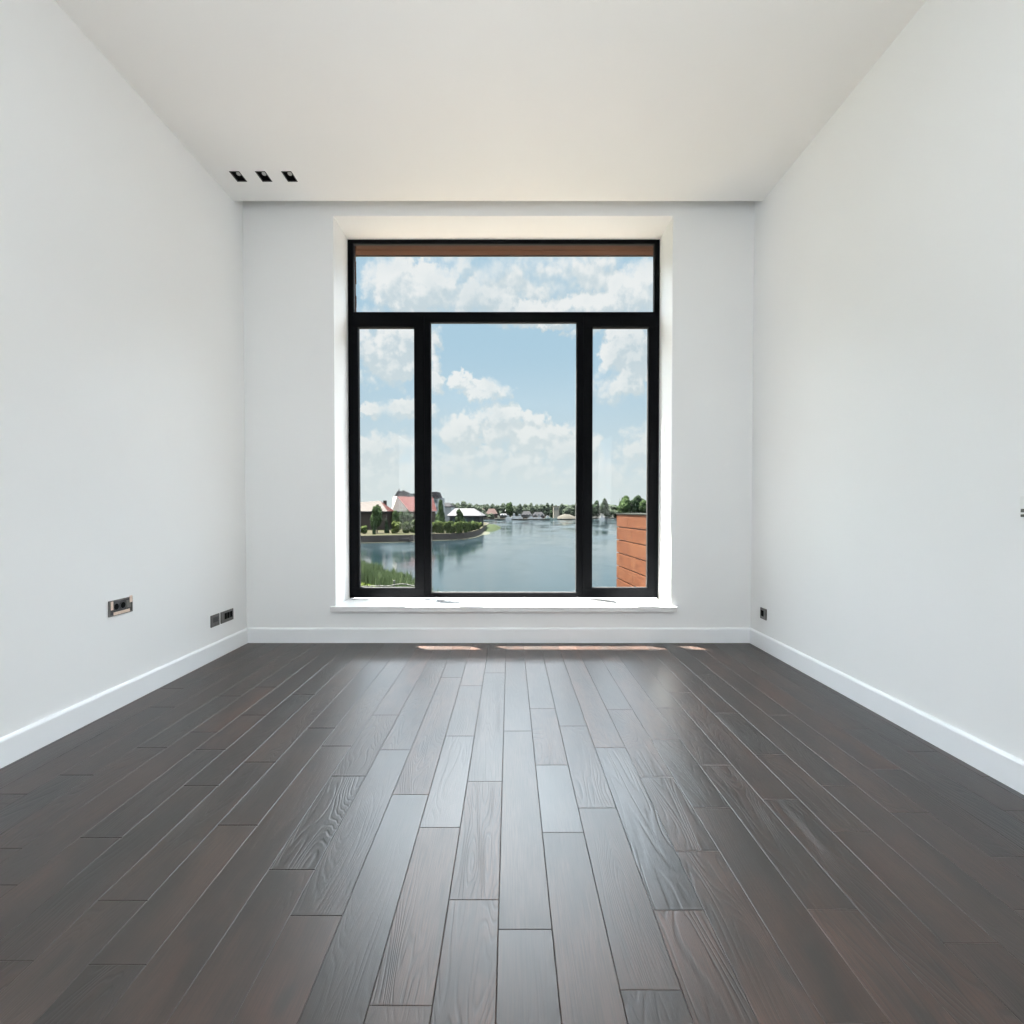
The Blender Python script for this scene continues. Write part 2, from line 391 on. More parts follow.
# inner sill board with its perforated strip
ZS = P(CX, 598.4, D1).z
sx0, sx1, sy0 = P(331.6, 607, D0).x, P(676, 607, D0).x, D0-.036
mb = MB()
g0, g1, gy0, gy1 = P(437, 601, D1-.1).x, P(614, 601, D1-.1).x, D1-.215, D1-.07
mb.box(sx0, sx1, sy0, D0+.002, ZS-.042, ZS); mb.box(OL+.0005, OR-.0005, D0+.002, D1+.002, ZS-.042, ZS)
mb.build('window_sill', M_sill, win, bevel=.003)
mb = MB(); mb.box(g0+.001, g1-.001, gy0+.001, gy1-.001, ZS, ZS+.0008); mb.build('vent_shadow_gap', M_void, win)
mb = MB(); nx, ny = 118, 7; hw = .80
dx = (g1-g0)/nx; dy = (gy1-gy0)/ny
for i in range(nx):
    for j in range(ny):
        ax, ay = g0+i*dx, gy0+j*dy; bx, by = ax+dx, ay+dy
        mxx, myy = dx*(1-hw)/2, dy*(1-hw)/2
        zz = ZS+.002
        q = [(ax,ay,zz),(bx,ay,zz),(bx,by,zz),(ax,by,zz),(ax+mxx,ay+myy,zz),(bx-mxx,ay+myy,zz),(bx-mxx,by-myy,zz),(ax+mxx,by-myy,zz)]
        mb.mesh(q, [(0,1,5,4),(1,2,6,5),(2,3,7,6),(3,0,4,7)])
mb.build('vent_grille', M_sill, win, recalc=False)
# outside ledge
mb = MB(); mb.mesh([(oL, D1+FD, OB+.0), (oR, D1+FD, OB+.0), (oR, DO+.04, OB-.03), (oL, DO+.04, OB-.03),
                    (oL, D1+FD, OB-.02), (oR, D1+FD, OB-.02), (oR, DO+.04, OB-.055), (oL, DO+.04, OB-.055)],
                   [(0,1,2,3),(4,7,6,5),(0,4,5,1),(1,5,6,2),(2,6,7,3),(3,7,4,0)])
mb.build('outer_ledge', M_zinc, win)
# timber boards lining the head of the outer reveal, and metal edge
mb = MB(); n = 2; ya, yb = DW+.0, DO-.012
for i in range(n):
    a = ya+(yb-ya)*i/n; b = ya+(yb-ya)*(i+1)/n
    mb.box(oL, oR, a+.003, b-.003, oT-.016, oT)
tr1 = mb.build('soffit_board', M_soffit, None, bevel=.002); tr1.name = 'trim_1'; struct(tr1, 'brown timber boards lining the head of the window opening outside', 'soffit')
mb = MB(); mb.box(oL, oR, DO-.012, DO+.006, oT-.020, oT+.05); struct(mb.build('trim_2', M_black))
mb = MB()
for i in range(9):
    zc = zt1-.02+i*.1
    mb.box(oJ2-.022, oJ2+.003*math.sin(i*2.3), DW+.001, DW+.020, zc, zc+.096)
struct(mb.build('trim_3', M_soffit))

# ------------------------------------------------------------------ sockets
def wallbox(mb, side, y0, y1, z0, z1, d0, d1):
    if side < 0: mb.box(XL+d0, XL+d1, y0, y1, z0, z1)
    else: mb.box(XR-d1, XR-d0, y0, y1, z0, z1)
def walldisc(mb, side, y, z, r, d0, d1, n=20):
    X = XL if side < 0 else XR; s = 1 if side < 0 else -1
    mb.tube((X+s*d0, y, z), (X+s*d1, y, z), r, r, n)
def plate_ring(mb, side, y0, y1, z0, z1, w, d0, d1):
    wallbox(mb, side, y0, y1, z0, z0+w, d0, d1); wallbox(mb, side, y0, y1, z1-w, z1, d0, d1)
    wallbox(mb, side, y0, y0+w, z0+w, z1-w, d0, d1); wallbox(mb, side, y1-w, y1, z0+w, z1-w, d0, d1)
# A: unfinished triple socket with masking tape
a = WX(108, 610, XL); b = WX(131.6, 604, XL); ya, yb = a.y, b.y
zlo = WX(109.2, 617.2, XL).z; zhi = zlo+.083
e = empty('wall_socket', (XL, (ya+yb)/2, (zlo+zhi)/2), 'unfinished socket cluster with beige masking tape, higher up the wall than the other sockets', 'socket')
mb = MB(); plate_ring(mb, -1, ya, yb, zlo, zhi, .007, 0, .007); mb.build('mounting_frame', M_plate, e, bevel=.001)
mb = MB(); wallbox(mb, -1, ya+.006, yb-.006, zlo+.006, zhi-.006, 0, .003); mb.build('back_plate', M_socket, e)
L = yb-ya
for f in (.30, .58):
    mb = MB(); walldisc(mb, -1, ya+L*f, zlo+.047, .021, .002, .006); s = mb.build('socket_insert', M_socket, e, bevel=.001)
    mb = MB(); walldisc(mb, -1, ya+L*f, zlo+.047, .016, .0055, .0064); mb.build('socket_hole', M_void, s)
mb = MB(); wallbox(mb, -1, ya+L*.75, ya+L*.93, zlo+.028, zlo+.066, .002, .006); mb.build('data_insert', M_plate, e, bevel=.001)
mb = MB(); wallbox(mb, -1, ya+L*.70, ya+L*.725, zlo+.02, zlo+.07, .002, .006); mb.build('divider', M_plate, e)
mb = MB(); wallbox(mb, -1, ya+L*.17, ya+L*.86, zlo+.004, zlo+.020, .0065, .0078); tp = mb.build('masking_tape', M_tape, e)
mb = MB(); wallbox(mb, -1, ya+L*.06, ya+L*.16, zlo+.034, zhi-.004, .0065, .0078); mb.build('masking_tape', M_tape, e)
mb = MB(); wallbox(mb, -1, ya+L*.86, ya+L*.98, zhi-.03, zhi+.006, .0065, .0078); mb.build('masking_tape', M_tape, e)
# B, C low on the wall
zlo, zhi = .229, .313
a = WX(210.2, 620, XL).y; b = WX(218.7, 620, XL).y
e = empty('wall_socket', (XL, (a+b)/2, .27), 'single grey square socket plate low beside the double plate', 'socket')
mb = MB(); wallbox(mb, -1, a, b, zlo, zhi, 0, .008); p = mb.build('face_plate', M_plate, e, bevel=.003)
mb = MB(); wallbox(mb, -1, a+.024, b-.018, zlo+.030, zhi-.018, .0075, .0092); mb.build('socket_insert', M_socket, e, bevel=.002)
mb = MB(); walldisc(mb, -1, (a+b)/2+.004, zlo+.020, .011, .0075, .0095); mb.build('round_port', M_plate, e)
a = WX(220.3, 618, XL).y; b = WX(232.6, 614, XL).y
e = empty('wall_socket', (XL, (a+b)/2, .27), 'wide grey socket plate with three black modules, low by the room corner', 'socket')
mb = MB(); wallbox(mb, -1, a, b, zlo, zhi, 0, .008); mb.build('face_plate', M_plate, e, bevel=.003)
for f in (.25, .47, .70):
    mb = MB(); wallbox(mb, -1, a+(b-a)*f, a+(b-a)*(f+.19), zlo+.024, zhi-.016, .0075, .0092); mb.build('socket_module', M_void, e, bevel=.0008)
a = WX(767, 614, XR).y; b = WX(761.0, 614, XR).y
e = empty('wall_socket', (XR, (a+b)/2, .27), 'single small grey socket alone on the opposite wall, just above the baseboard by the corner', 'socket')
mb = MB(); wallbox(mb, 1, a, b, zlo, zhi, 0, .008); mb.build('face_plate', M_plate, e, bevel=.003)
mb = MB(); wallbox(mb, 1, (a+b)/2-.010, b-.014, zlo+.022, zhi-.018, .0075, .0094); mb.build('socket_insert', M_void, e, bevel=.002)
# switch cut by the frame's right edge
b = WX(1022.6, 510, XR).y; a = b-.085
zz1 = WX(1023, 496, XR).z; zz0 = WX(1023, 517, XR).z
e = empty('wall_thermostat', (XR, (a+b)/2, zz0), 'white wall control with a grey lower edge, cut off by the picture edge', 'thermostat')
mb = MB(); wallbox(mb, 1, a, b, zz0+.030, zz1, 0, .012); mb.build('cover', M_white, e, bevel=.003)
mb = MB(); wallbox(mb, 1, a, b, zz0+.017, zz0+.030, 0, .008); mb.build('lower_strip', M_plate, e, bevel=.001)
mb = MB(); wallbox(mb, 1, a, b, zz0+.010, zz0+.017, 0, .012); mb.build('rim', M_white, e, bevel=.001)
mb = MB(); wallbox(mb, 1, a, b, zz0, zz0+.010, 0, .008); mb.build('lower_strip', M_plate, e, bevel=.001)

# ------------------------------------------------------------------ timber-clad balcony side wall outside
q0 = Vector((P(617.2, 540, 5.4).x, 5.4)); dirv = (Vector((-.066, 1))).normalized(); q1 = q0-dirv*(5.4-DO-.01)/dirv.y
nrm = Vector((dirv.y, -dirv.x))         # into the wall, away from the view (+x)
ztop = P(620, 514.4, 5.4).z
e = empty('clad_side_wall', (q0.x, q0.y, ztop), 'orange-brown timber clad side wall standing outside the window', 'balcony wall')
def sidebox(mb, s0, s1, d0, d1, z0, z1):
    pts = []
    for z in (z0, z1):
        for s, d in ((s0, d0), (s1, d0), (s1, d1), (s0, d1)):
            q = q0-dirv*s+nrm*d; pts.append((q.x, q.y, z))
    mb.mesh(pts, [(3,2,1,0),(4,5,6,7),(0,1,5,4),(1,2,6,5),(2,3,7,6),(3,0,4,7)])
Lw = (q1-q0).length
mb = MB(); sidebox(mb, .01, Lw+.10, .02, .24, -4.0, ztop-.002); mb.build('wall_core', M_black, e)
pitch = .139; rr = random.Random(3)
mb = MB(); k = 0; z = ztop
while z > -1.6:
    s = 0; cut = rr.uniform(.25, .7)
    for s0, s1 in ((0, cut), (cut, Lw+.10)):
        sidebox(mb, s0+.0015*(s0 > 0), s1, 0, .022, z-pitch+.010, z-.0005)
    sidebox(mb, -.022, 0, .0, .26, z-pitch+.010, z-.0005)
    z -= pitch
bm_ = mb.build('cladding', M_larch, e, bevel=.002)
mb = MB(); sidebox(mb, -.028, Lw+.10, -.006, .27, ztop, ztop+.014); mb.build('metal_coping', noisy('dark_coping', (.012, .014, .012, 1), (.017, .019, .017, 1), 5, .8, spec=.02), e, bevel=.002)

# ------------------------------------------------------------------ landscape outside
ZW = H-5.0
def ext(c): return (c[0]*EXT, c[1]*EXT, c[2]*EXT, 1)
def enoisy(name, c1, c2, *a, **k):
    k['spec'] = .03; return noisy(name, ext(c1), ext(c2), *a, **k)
m, t, b = material('lake_water', (.003, .007, .009, 1), .05, 0, .5)
co = t.coord(); w1 = t.noise(t.scale(co, 1, 1.0, 1), .9, 4, .6); w2 = t.noise(t.scale(co, .12, .05, 1), 1.0, 3, .5)
b.inputs['IOR'].default_value = 1.33
t.put(b.inputs['Roughness'], t.ss(w2, .35, .7, .06, .22))
bp = t.add('ShaderNodeBump'); bp.inputs['Distance'].default_value = .035; bp.inputs['Strength'].default_value = .30
t.put(bp.inputs['Height'], w1); t.put(b.inputs['Normal'], bp.outputs[0]); M_water = m
mb = MB(); mb.box(-900, 900, DO+.5, 1600, ZW-.5, ZW); struct(mb.build('lake', M_water), 'calm blue-grey lake reflecting the clouds', 'lake')

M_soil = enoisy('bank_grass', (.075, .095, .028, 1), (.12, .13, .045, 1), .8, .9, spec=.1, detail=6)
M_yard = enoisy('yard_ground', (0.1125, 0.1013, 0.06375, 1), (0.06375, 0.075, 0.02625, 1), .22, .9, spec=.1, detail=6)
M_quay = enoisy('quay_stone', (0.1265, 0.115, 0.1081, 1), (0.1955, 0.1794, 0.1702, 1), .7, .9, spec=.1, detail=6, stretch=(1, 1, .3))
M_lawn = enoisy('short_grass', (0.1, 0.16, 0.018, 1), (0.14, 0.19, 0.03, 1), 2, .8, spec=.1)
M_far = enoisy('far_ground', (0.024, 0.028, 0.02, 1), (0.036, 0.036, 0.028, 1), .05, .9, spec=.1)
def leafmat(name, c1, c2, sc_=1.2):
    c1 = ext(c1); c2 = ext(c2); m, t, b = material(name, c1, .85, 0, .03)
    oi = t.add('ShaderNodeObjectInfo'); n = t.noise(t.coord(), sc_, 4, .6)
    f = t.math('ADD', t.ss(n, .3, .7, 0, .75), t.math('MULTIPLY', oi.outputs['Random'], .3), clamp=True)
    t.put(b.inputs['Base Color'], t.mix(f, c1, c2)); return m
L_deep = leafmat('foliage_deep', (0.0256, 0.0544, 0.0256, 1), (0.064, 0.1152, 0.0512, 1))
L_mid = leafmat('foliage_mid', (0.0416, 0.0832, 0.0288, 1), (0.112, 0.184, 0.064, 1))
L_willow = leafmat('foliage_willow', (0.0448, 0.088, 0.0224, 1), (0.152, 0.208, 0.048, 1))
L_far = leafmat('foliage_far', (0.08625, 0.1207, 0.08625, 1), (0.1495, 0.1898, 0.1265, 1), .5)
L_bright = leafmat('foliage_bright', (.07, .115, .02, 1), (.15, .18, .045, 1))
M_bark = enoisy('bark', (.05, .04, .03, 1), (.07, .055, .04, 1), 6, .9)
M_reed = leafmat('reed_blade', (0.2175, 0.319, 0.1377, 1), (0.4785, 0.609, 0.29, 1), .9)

# near bank
sh = [(-40, 66), (-24, 52), (-15, 42.5), (-11.4, 38.4), (-7.8, 33.8), (-5.6, 29.2), (-4.2, 26.3), (-2.7, 23.6), (-.9, 21), (2, 17), (8, 12), (20, 8)]
M_bounce = noisy('bounce_stone', (.09, .075, .06, 1), (.08, .068, .055, 1), .6, .8)
mb = MB(); mb.box(-30, 30, DO, 15, ZW+.0, ZW+.30); struct(mb.build('bounce_paving', M_bounce), 'unseen paving added at the foot of the building to bounce light indoors', 'bounce_paving')  # unseen paving, added to bounce sunlight up to the ceiling
mb = MB(); poly = [(20, DO+.6), (20, 8)]+list(reversed(sh[:-1]))+[(-60, 66), (-60, DO+.6)]
mb.prism(poly, ZW-.6, ZW+.22); struct(mb.build('ground_bank', M_lawn), 'yellow-green grassy bank below the window', 'bank')
def shore_y(x):
    for (x0_, y0_), (x1_, y1_) in zip(sh[:-1], sh[1:]):
        if x0_ <= x <= x1_: return y0_+(y1_-y0_)*(x-x0_)/(x1_-x0_)
    return 8
def blades(mb, x, y, z, h, w, rnd, lean=.25):
    a = rnd.uniform(0, 2*PI); l = rnd.uniform(.02, lean)*h; b_ = rnd.uniform(0, 2*PI)
    dx, dy = math.cos(a)*w, math.sin(a)*w; lx, ly = math.cos(b_)*l, math.sin(b_)*l
    mb.mesh([(x-dx, y-dy, z), (x+dx, y+dy, z), (x+dx*.7+lx*.35, y+dy*.7+ly*.35, z+h*.6), (x-dx*.7+lx*.35, y-dy*.7+ly*.35, z+h*.6), (x+lx, y+ly, z+h)], [(0,1,2,3),(3,2,4)])
rnd = random.Random(11); mb = MB()
for i in range(15000):
    x = rnd.uniform(-16, 1.0); sy = shore_y(x); d = rnd.random()**.8*(3.3 if x < -5 else 3.0)
    y = sy-d+rnd.gauss(0, .3)+.25
    clump = .75+.55*mnoise.noise(Vector((x*.55, y*.3, 0)))+.25*mnoise.noise(Vector((x*2.1, y*.8, 4)))
    h = 1.25*clump*rnd.uniform(.7, 1.15)
    blades(mb, x, y, ZW+.1, max(h, .3), rnd.uniform(.022, .045), rnd)
tag(mb.build('reeds', M_reed, recalc=False), 'dense green reeds growing along the lake edge below the window', 'reeds', kind='stuff')
mb = MB()
for i in range(9000):
    x = rnd.uniform(-16, -1); y = shore_y(x)-rnd.uniform(4.4, 13)
    if y < 12: continue
    blades(mb, x, y, ZW+.2, rnd.uniform(.12, .4), rnd.uniform(.02, .05), rnd, .5)
tag(mb.build('lawn_grass', L_bright, recalc=False), 'bright yellow-green short grass behind the reeds', 'grass', kind='stuff')
# pale bent pipe and dark post at the foot of the view
mb = MB(); pp = [P(x, y, 24.5) for x, y in ((361, 586.6), (370, 586.2), (380, 585.6), (386, 586.2), (391, 585.6), (396, 584.6), (402, 583.9), (407, 584.4), (411, 585.5), (417, 586))]
for a, b in zip(pp[:-1], pp[1:]): mb.tube(a, b, .028, .028, 6)
tag(mb.build('garden_hose', enoisy('pale_hose', (.42, .42, .40, 1), (.36, .36, .34, 1), 4), smooth=True), 'pale wavy hose running through the grass behind the lowest pane edge', 'hose')
a = P(394.2, 580.8, 24.6); mb = MB(); mb.tube((a.x, a.y, ZW+.2), (a.x, a.y, a.z), .04, .04, 8); mb.tube((a.x, a.y, a.z), (a.x, a.y, a.z+.03), .055, .03, 8)
tag(mb.build('garden_post', M_black), 'short dark post standing at the pale hose in the grass', 'post')

# peninsula with retaining wall
ZP = ZW+1.12
shp = [(-60, 70)]+[tuple(FZ(x, y, ZW)[:2]) for x, y in ((340, 543.8), (361, 543.2), (385, 542.6), (410, 542), (431, 540.6), (450, 540.2), (464, 539.2), (474, 537.2), (480, 534.9), (483.5, 531.6))]
back = [(-6.0, 150), (-14, 190), (-25, 262), (-200, 262), (-200, 70)]
mb = MB(); mb.prism(shp+back, ZW-1, ZP-.02, 0)
inner = [(x, y+.35) for x, y in shp]
mb.prism(inner+[(-6.6, 149), (-14.6, 189), (-26, 261), (-199, 261), (-199, 71)], ZP-.03, ZP, 1)
struct(mb.build('ground_peninsula', [M_quay, M_yard]), 'peninsula with a dark stone retaining wall and sandy yard', 'peninsula')
mb = MB()
for (a, b) in zip(shp[1:-1], shp[2:]):
    a = Vector((*a, 0)); b = Vector((*b, 0)); d = (b-a).normalized(); n = Vector((d.y, -d.x, 0))
    mb.mesh([a+Vector((0,0,ZW-.2)), b+Vector((0,0,ZW-.2)), b+n*.7+Vector((0,0,ZW-.2)), a+n*.7+Vector((0,0,ZW-.2)), a+Vector((0,0,ZW+.07)), b+Vector((0,0,ZW+.07)), b+n*.7+Vector((0,0,ZW+.05)), a+n*.7+Vector((0,0,ZW+.05))],
            [(0,3,2,1),(4,5,6,7),(0,1,5,4),(1,2,6,5),(2,3,7,6),(3,0,4,7)])
M_ledge = enoisy('pale_shore_ledge', (.20, .20, .16, 1), (.14, .15, .10, 1), 1, .8)
struct(mb.build('trim_4', M_ledge))
# grassy spit
def blob_mound(name, c, rx, ry, h, mat, n=28, seed=1):
    mb = MB(); rings = 6; v = [(c[0], c[1], c[2]+h)]; f = []
    for r in range(1, rings+1):
        for i in range(n):
            a = 2*PI*i/n; k = r/rings*(1+.12*mnoise.noise(Vector((math.cos(a)*1.5, math.sin(a)*1.5, seed))))
            z = h*(1-(r/rings)**2.2)*(1+.2*mnoise.noise(Vector((a, r, seed))))
            v.append((c[0]+math.cos(a)*rx*k, c[1]+math.sin(a)*ry*k, c[2]+z-(.1 if r == rings else 0)))
    for i in range(n): f.append((0, 1+i, 1+(i+1) % n))
    for r in range(rings-1):
        for i in range(n):
            a = 1+r*n+i; b = 1+r*n+(i+1) % n; f.append((a, a+n, b+n, b))
    mb.mesh(v, f); return mb.build(name, mat, smooth=True)
c = FZ(488.5, 529.2, ZW)
o = blob_mound('grassy_spit', (c.x, c.y+8, ZW), 3.3, 22, 1.0, enoisy('spit_grass', (0.044, 0.068, 0.024, 1), (0.068, 0.096, 0.036, 1), 1, .9, spec=.1)); struct(o, 'low green grassy spit at the tip of the peninsula', 'spit')
c = FZ(486, 534, ZW)
o = blob_mound('shallow_algae', (c.x-.6, c.y+3, ZW), 1.5, 10, .03, enoisy('pale_algae', (0.12, 0.138, 0.09, 1), (0.156, 0.168, 0.12, 1), .6, .6), seed=4); tag(o, 'pale algae film on the water around the grassy spit', 'algae', kind='stuff')
# far shore
fs = [tuple(FZ(x, y, ZW)[:2]) for x, y in ((462, 519.4), (486, 519.6), (510, 519.9), (540, 520.2), (576, 519.6), (596, 518.8), (620, 518.6), (650, 518.5))]
mb = MB(); mb.prism([(-500, 262)]+fs+[(500, 290), (900, 1500), (-900, 1500)], ZW-1, ZW+.45); struct(mb.build('ground_far_shore', M_far), 'far shore of the lake', 'shore')

# trees ------------------------------------------------------------
def crown_mesh(name, seed, mat, kind='round', leaves=620):
    """unit crown: footprint radius 1, height 2 (z 0..2), real leaf-sized flakes on lumpy boughs"""
    r = random.Random(seed); bm = bmesh.new()
    lobes = []
    if kind == 'round':
        for i in range(11):
            a = r.uniform(0, 2*PI); q = r.uniform(.1, .62); z = r.uniform(.35, 1.6); q *= (1-.35*abs(z-.9))
            lobes.append((Vector((math.cos(a)*q, math.sin(a)*q, z)), r.uniform(.32, .5)))
        lobes.append((Vector((0, 0, .95)), .68))
    elif kind == 'tall':
        for i in range(12):
            z = .15+i/11*1.6; q = r.uniform(0, .30)*(1.2-z*.4); a = r.uniform(0, 2*PI)
            lobes.append((Vector((math.cos(a)*q, math.sin(a)*q, z)), (.62-.24*z)*r.uniform(.8, 1.15)))
    else:   # bush
        for i in range(9):
            a = r.uniform(0, 2*PI); q = r.uniform(.1, .55); z = r.uniform(.25, 1.35)
            lobes.append((Vector((math.cos(a)*q, math.sin(a)*q, z)), r.uniform(.38, .55)))
    for c, rad in lobes:
        ret = bmesh.ops.create_icosphere(bm, subdivisions=3, radius=rad*.86)
        for v in ret['verts']:
            d = v.co.normalized(); v.co = v.co*(1+.26*mnoise.noise(d*2.6+Vector((seed, rad*9, 0)))+.22*mnoise.noise(d*7+Vector((0, seed, rad*5))))+c
            if v.co.z < 0: v.co.z *= .1
    for i in range(leaves):
        c, rad = r.choice(lobes); d = Vector((r.gauss(0, 1), r.gauss(0, 1), r.gauss(.15, 1))).normalized()
        p = c+d*rad*r.uniform(.82, 1.12)
        if p.z < 0: continue
        u = d.orthogonal().normalized(); u.rotate(Matrix.Rotation(r.uniform(0, 6.28), 3, d)); w = d.cross(u)
        nn = (d*r.uniform(.2, .8)+w*r.uniform(-.8, .8)); w = nn.cross(u).normalized(); s = r.uniform(.035, .085)
        bm.faces.new([bm.verts.new(p+u*s), bm.verts.new(p+w*s*.8), bm.verts.new(p-u*s), bm.verts.new(p-w*s*.8)])
    me = bpy.data.meshes.new(name); bm.to_mesh(me); bm.free(); me.materials.append(mat); return me
trunk_mb = MB()
trunk_mb.tube((0,0,0), (0.02,0,.55), .07, .05, 8); trunk_mb.tube((.02,0,.55), (-.03,.02,1.2), .05, .02, 8); trunk_mb.tube((.02,0,.5), (.3,.05,1.0), .03, .012, 6); trunk_mb.tube((.0,0,.55), (-.28,-.08,1.0), .03, .012, 6)
_o = trunk_mb.build('trunk', M_bark); TRUNK = _o.data; bpy.data.objects.remove(_o)
CR = {}
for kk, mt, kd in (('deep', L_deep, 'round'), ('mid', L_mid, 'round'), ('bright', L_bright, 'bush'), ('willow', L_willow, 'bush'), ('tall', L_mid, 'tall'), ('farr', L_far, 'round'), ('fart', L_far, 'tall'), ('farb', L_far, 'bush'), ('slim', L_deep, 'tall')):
    CR[kk] = [crown_mesh('crown_'+kk+str(s), s*17+len(kk)*3, mt, kd) for s in range(3)]
trng = random.Random(5)
def tree(px0, px1, ytop, ybase_z, D, kind, label, cat='tree', group=None, name='tree', trunk_share=.05, simple=False):
    """crown spans px0..px1 at distance D, top at ytop, stands on ground z"""
    a = P(px0, ytop, D); b = P(px1, ytop, D); x = (a.x+b.x)/2; r = abs(b.x-a.x)/2; h = a.z-ybase_z
    e = empty(name, (x, D, ybase_z), label, cat, group)
    me = trng.choice(CR[kind]); ts = trunk_share if cat == 'tree' else .0
    c = bpy.data.objects.new('crown', me); COL.objects.link(c); c.parent = e
    c.location = (0, 0, h*ts); wd = {'tall': 2.0, 'slim': 1.7, 'farr': 1.6, 'farb': 1.5}.get(kind, 1.32); c.scale = (r*wd, r*wd, h*(1-ts)/1.98); c.rotation_euler = (0, 0, trng.uniform(0, 6.28))
    if not simple:
        k = bpy.data.objects.new('trunk' if cat == 'tree' else 'stem', TRUNK); COL.objects.link(k); k.parent = e; k.scale = (min(r*1.3, h*.5),)*2+(h*.55,); k.location = (0, 0, -.05)
    return e
# peninsula planting
tree(436.3, 445.2, 499.3, ZP, 93, 'tall', 'tall slender green tree rising above the willow hedge beside the window mullion')
tree(454.5, 464.5, 508.6, ZP, 96, 'tall', 'medium leafy tree in front of the white roofed house')
tree(370.5, 383.5, 502.5, ZP, 84, 'mid', 'spreading green tree before the house with painted roof glare in the narrow pane')
tree(392, 403, 508.5, ZP, 90, 'mid', 'bushy green tree below the steep roof end painted as sun glare')
tree(402, 414, 507.5, ZP, 92, 'deep', 'dark green tree under the red roof next to the mullion')
tree(414, 429, 505, ZP, 95, 'deep', 'dark tree standing behind the dark window mullion')
tree(372.3, 376, 522.5, ZP, 80, 'slim', 'small dark columnar shrub in the sandy yard', 'shrub', name='shrub')
tree(384, 389, 518.5, ZP, 84, 'slim', 'narrow green shrub at the yard between the two houses', 'shrub', name='shrub')
tree(391.5, 401, 518.5, ZP, 83, 'bright', 'yellow-green rounded bush in the yard by the red roofed house', 'shrub', name='shrub')
tree(400, 410, 519.5, ZP, 84, 'willow', 'dull green low bush next to the yellow-green bush', 'shrub', name='shrub')
tree(407, 419, 517.0, ZP, 85, 'willow', 'wide green bush touching the window mullion on its near side', 'shrub', name='shrub')
tree(360, 367, 524, ZP, 82, 'willow', 'small bush by the corner of the yard at the frame edge', 'shrub', name='shrub')
for i in range(15):
    x = 429.5+i*3.55; y = 519.3+.8*math.sin(i*1.9)+(.5 if i > 12 else 0); w = 3.0+.6*math.sin(i*2.7)
    tree(x-w*.95, x+w*.95, y, ZP, FZ(x, 540.6-max(0, x-462)*.28, ZW).y+2.6, 'willow', 'bushy willow shrub in the dense row along the retaining wall', 'shrub', 'willow shrubs along the retaining wall', 'willow_shrub')
# behind the peninsula
for i, x in enumerate((452, 458.5, 464.5, 471, 477.5)):
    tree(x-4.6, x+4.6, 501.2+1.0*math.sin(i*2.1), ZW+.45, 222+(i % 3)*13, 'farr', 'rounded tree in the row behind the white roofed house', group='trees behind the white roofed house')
r3 = random.Random(77); x = 236
while x < 356:
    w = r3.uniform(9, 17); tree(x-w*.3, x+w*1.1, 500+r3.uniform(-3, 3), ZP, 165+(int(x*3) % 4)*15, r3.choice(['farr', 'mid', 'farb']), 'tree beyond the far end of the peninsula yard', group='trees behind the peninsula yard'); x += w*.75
far_lab = 'green tree in the distant belt along the far shore'
r2 = random.Random(23)
x = 479
while x < 592:
    w = r2.uniform(3.6, 6.6); top = 503.4+r2.uniform(-1.5, 1.3)
    if 515 < x < 519: top = 500.0
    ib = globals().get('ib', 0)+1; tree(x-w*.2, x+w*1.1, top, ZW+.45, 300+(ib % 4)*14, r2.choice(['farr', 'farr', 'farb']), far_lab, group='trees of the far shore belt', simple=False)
    x += w*.62
x = 478
while x < 650:
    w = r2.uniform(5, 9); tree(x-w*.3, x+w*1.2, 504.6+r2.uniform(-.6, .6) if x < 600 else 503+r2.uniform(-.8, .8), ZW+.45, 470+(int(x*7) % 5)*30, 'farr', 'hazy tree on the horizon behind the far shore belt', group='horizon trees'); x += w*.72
tree(505, 512.8, 501.0, ZW+.45, 286, 'mid', 'light green round tree on the far shore near the moored cruisers')
tree(549, 555.5, 503.2, ZW+.45, 288, 'slim', 'dark pointed tree beside the beige boathouse tower')
tree(478, 487, 507.5, ZW+.45, 268, 'farb', 'low green bushes left of the brown lakeside houses', 'shrub', name='shrub')
tree(487, 494, 512.4, ZW+.45, 264, 'farb', 'low pale bush at the water in front of the brown houses', 'shrub', name='shrub')
tree(592, 600.5, 499.6, ZW+.45, 283, 'deep', 'dark tree at the shore next to the right mullion')
tree(599.5, 608.5, 497.6, ZW+.45, 281, 'deep', 'taller round dark tree left of the gap in the shore trees')
tree(606.5, 613, 509, ZW+.45, 282, 'deep', 'low dark thicket in the gap of the shore trees', 'shrub', name='shrub')
tree(612, 620, 507, ZW+.45, 284, 'farb', 'grey-green thicket just beside the big rounded trees', 'shrub', name='shrub')
tree(617.5, 632, 493.4, ZW+.45, 284, 'mid', 'large rounded tree, first of the high clump above the timber wall')
tree(628.5, 644.5, 492.2, ZW+.45, 288, 'deep', 'highest rounded tree of the clump above the timber wall')
tree(638.5, 652, 498.5, ZW+.45, 281, 'mid', 'lighter green tree at the edge of the clump against the frame')

# buildings --------------------------------------------------------
M_roofglare = enoisy('roof_painted_glare', (0.1116, 0.093, 0.0837, 1), (0.1302, 0.1116, 0.09998, 1), 1.5, .6)  # sun glare on the front slope, put into the roof colour
M_steepglare = enoisy('steep_roof_painted_glare', (1.9, 1.7, 1.5, 1), (2.2, 1.95, 1.75, 1), .6, .7)  # steep roof face coloured pale to carry its sun glare
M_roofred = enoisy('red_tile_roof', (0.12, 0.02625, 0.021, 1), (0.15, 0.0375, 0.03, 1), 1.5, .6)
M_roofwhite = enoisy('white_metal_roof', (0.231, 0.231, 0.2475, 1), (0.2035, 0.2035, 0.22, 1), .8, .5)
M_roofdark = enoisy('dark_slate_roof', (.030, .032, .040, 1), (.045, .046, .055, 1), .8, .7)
M_roofgreen = enoisy('grey_green_roof', (0.187, 0.238, 0.238, 1), (0.238, 0.289, 0.289, 1), .5, .6)
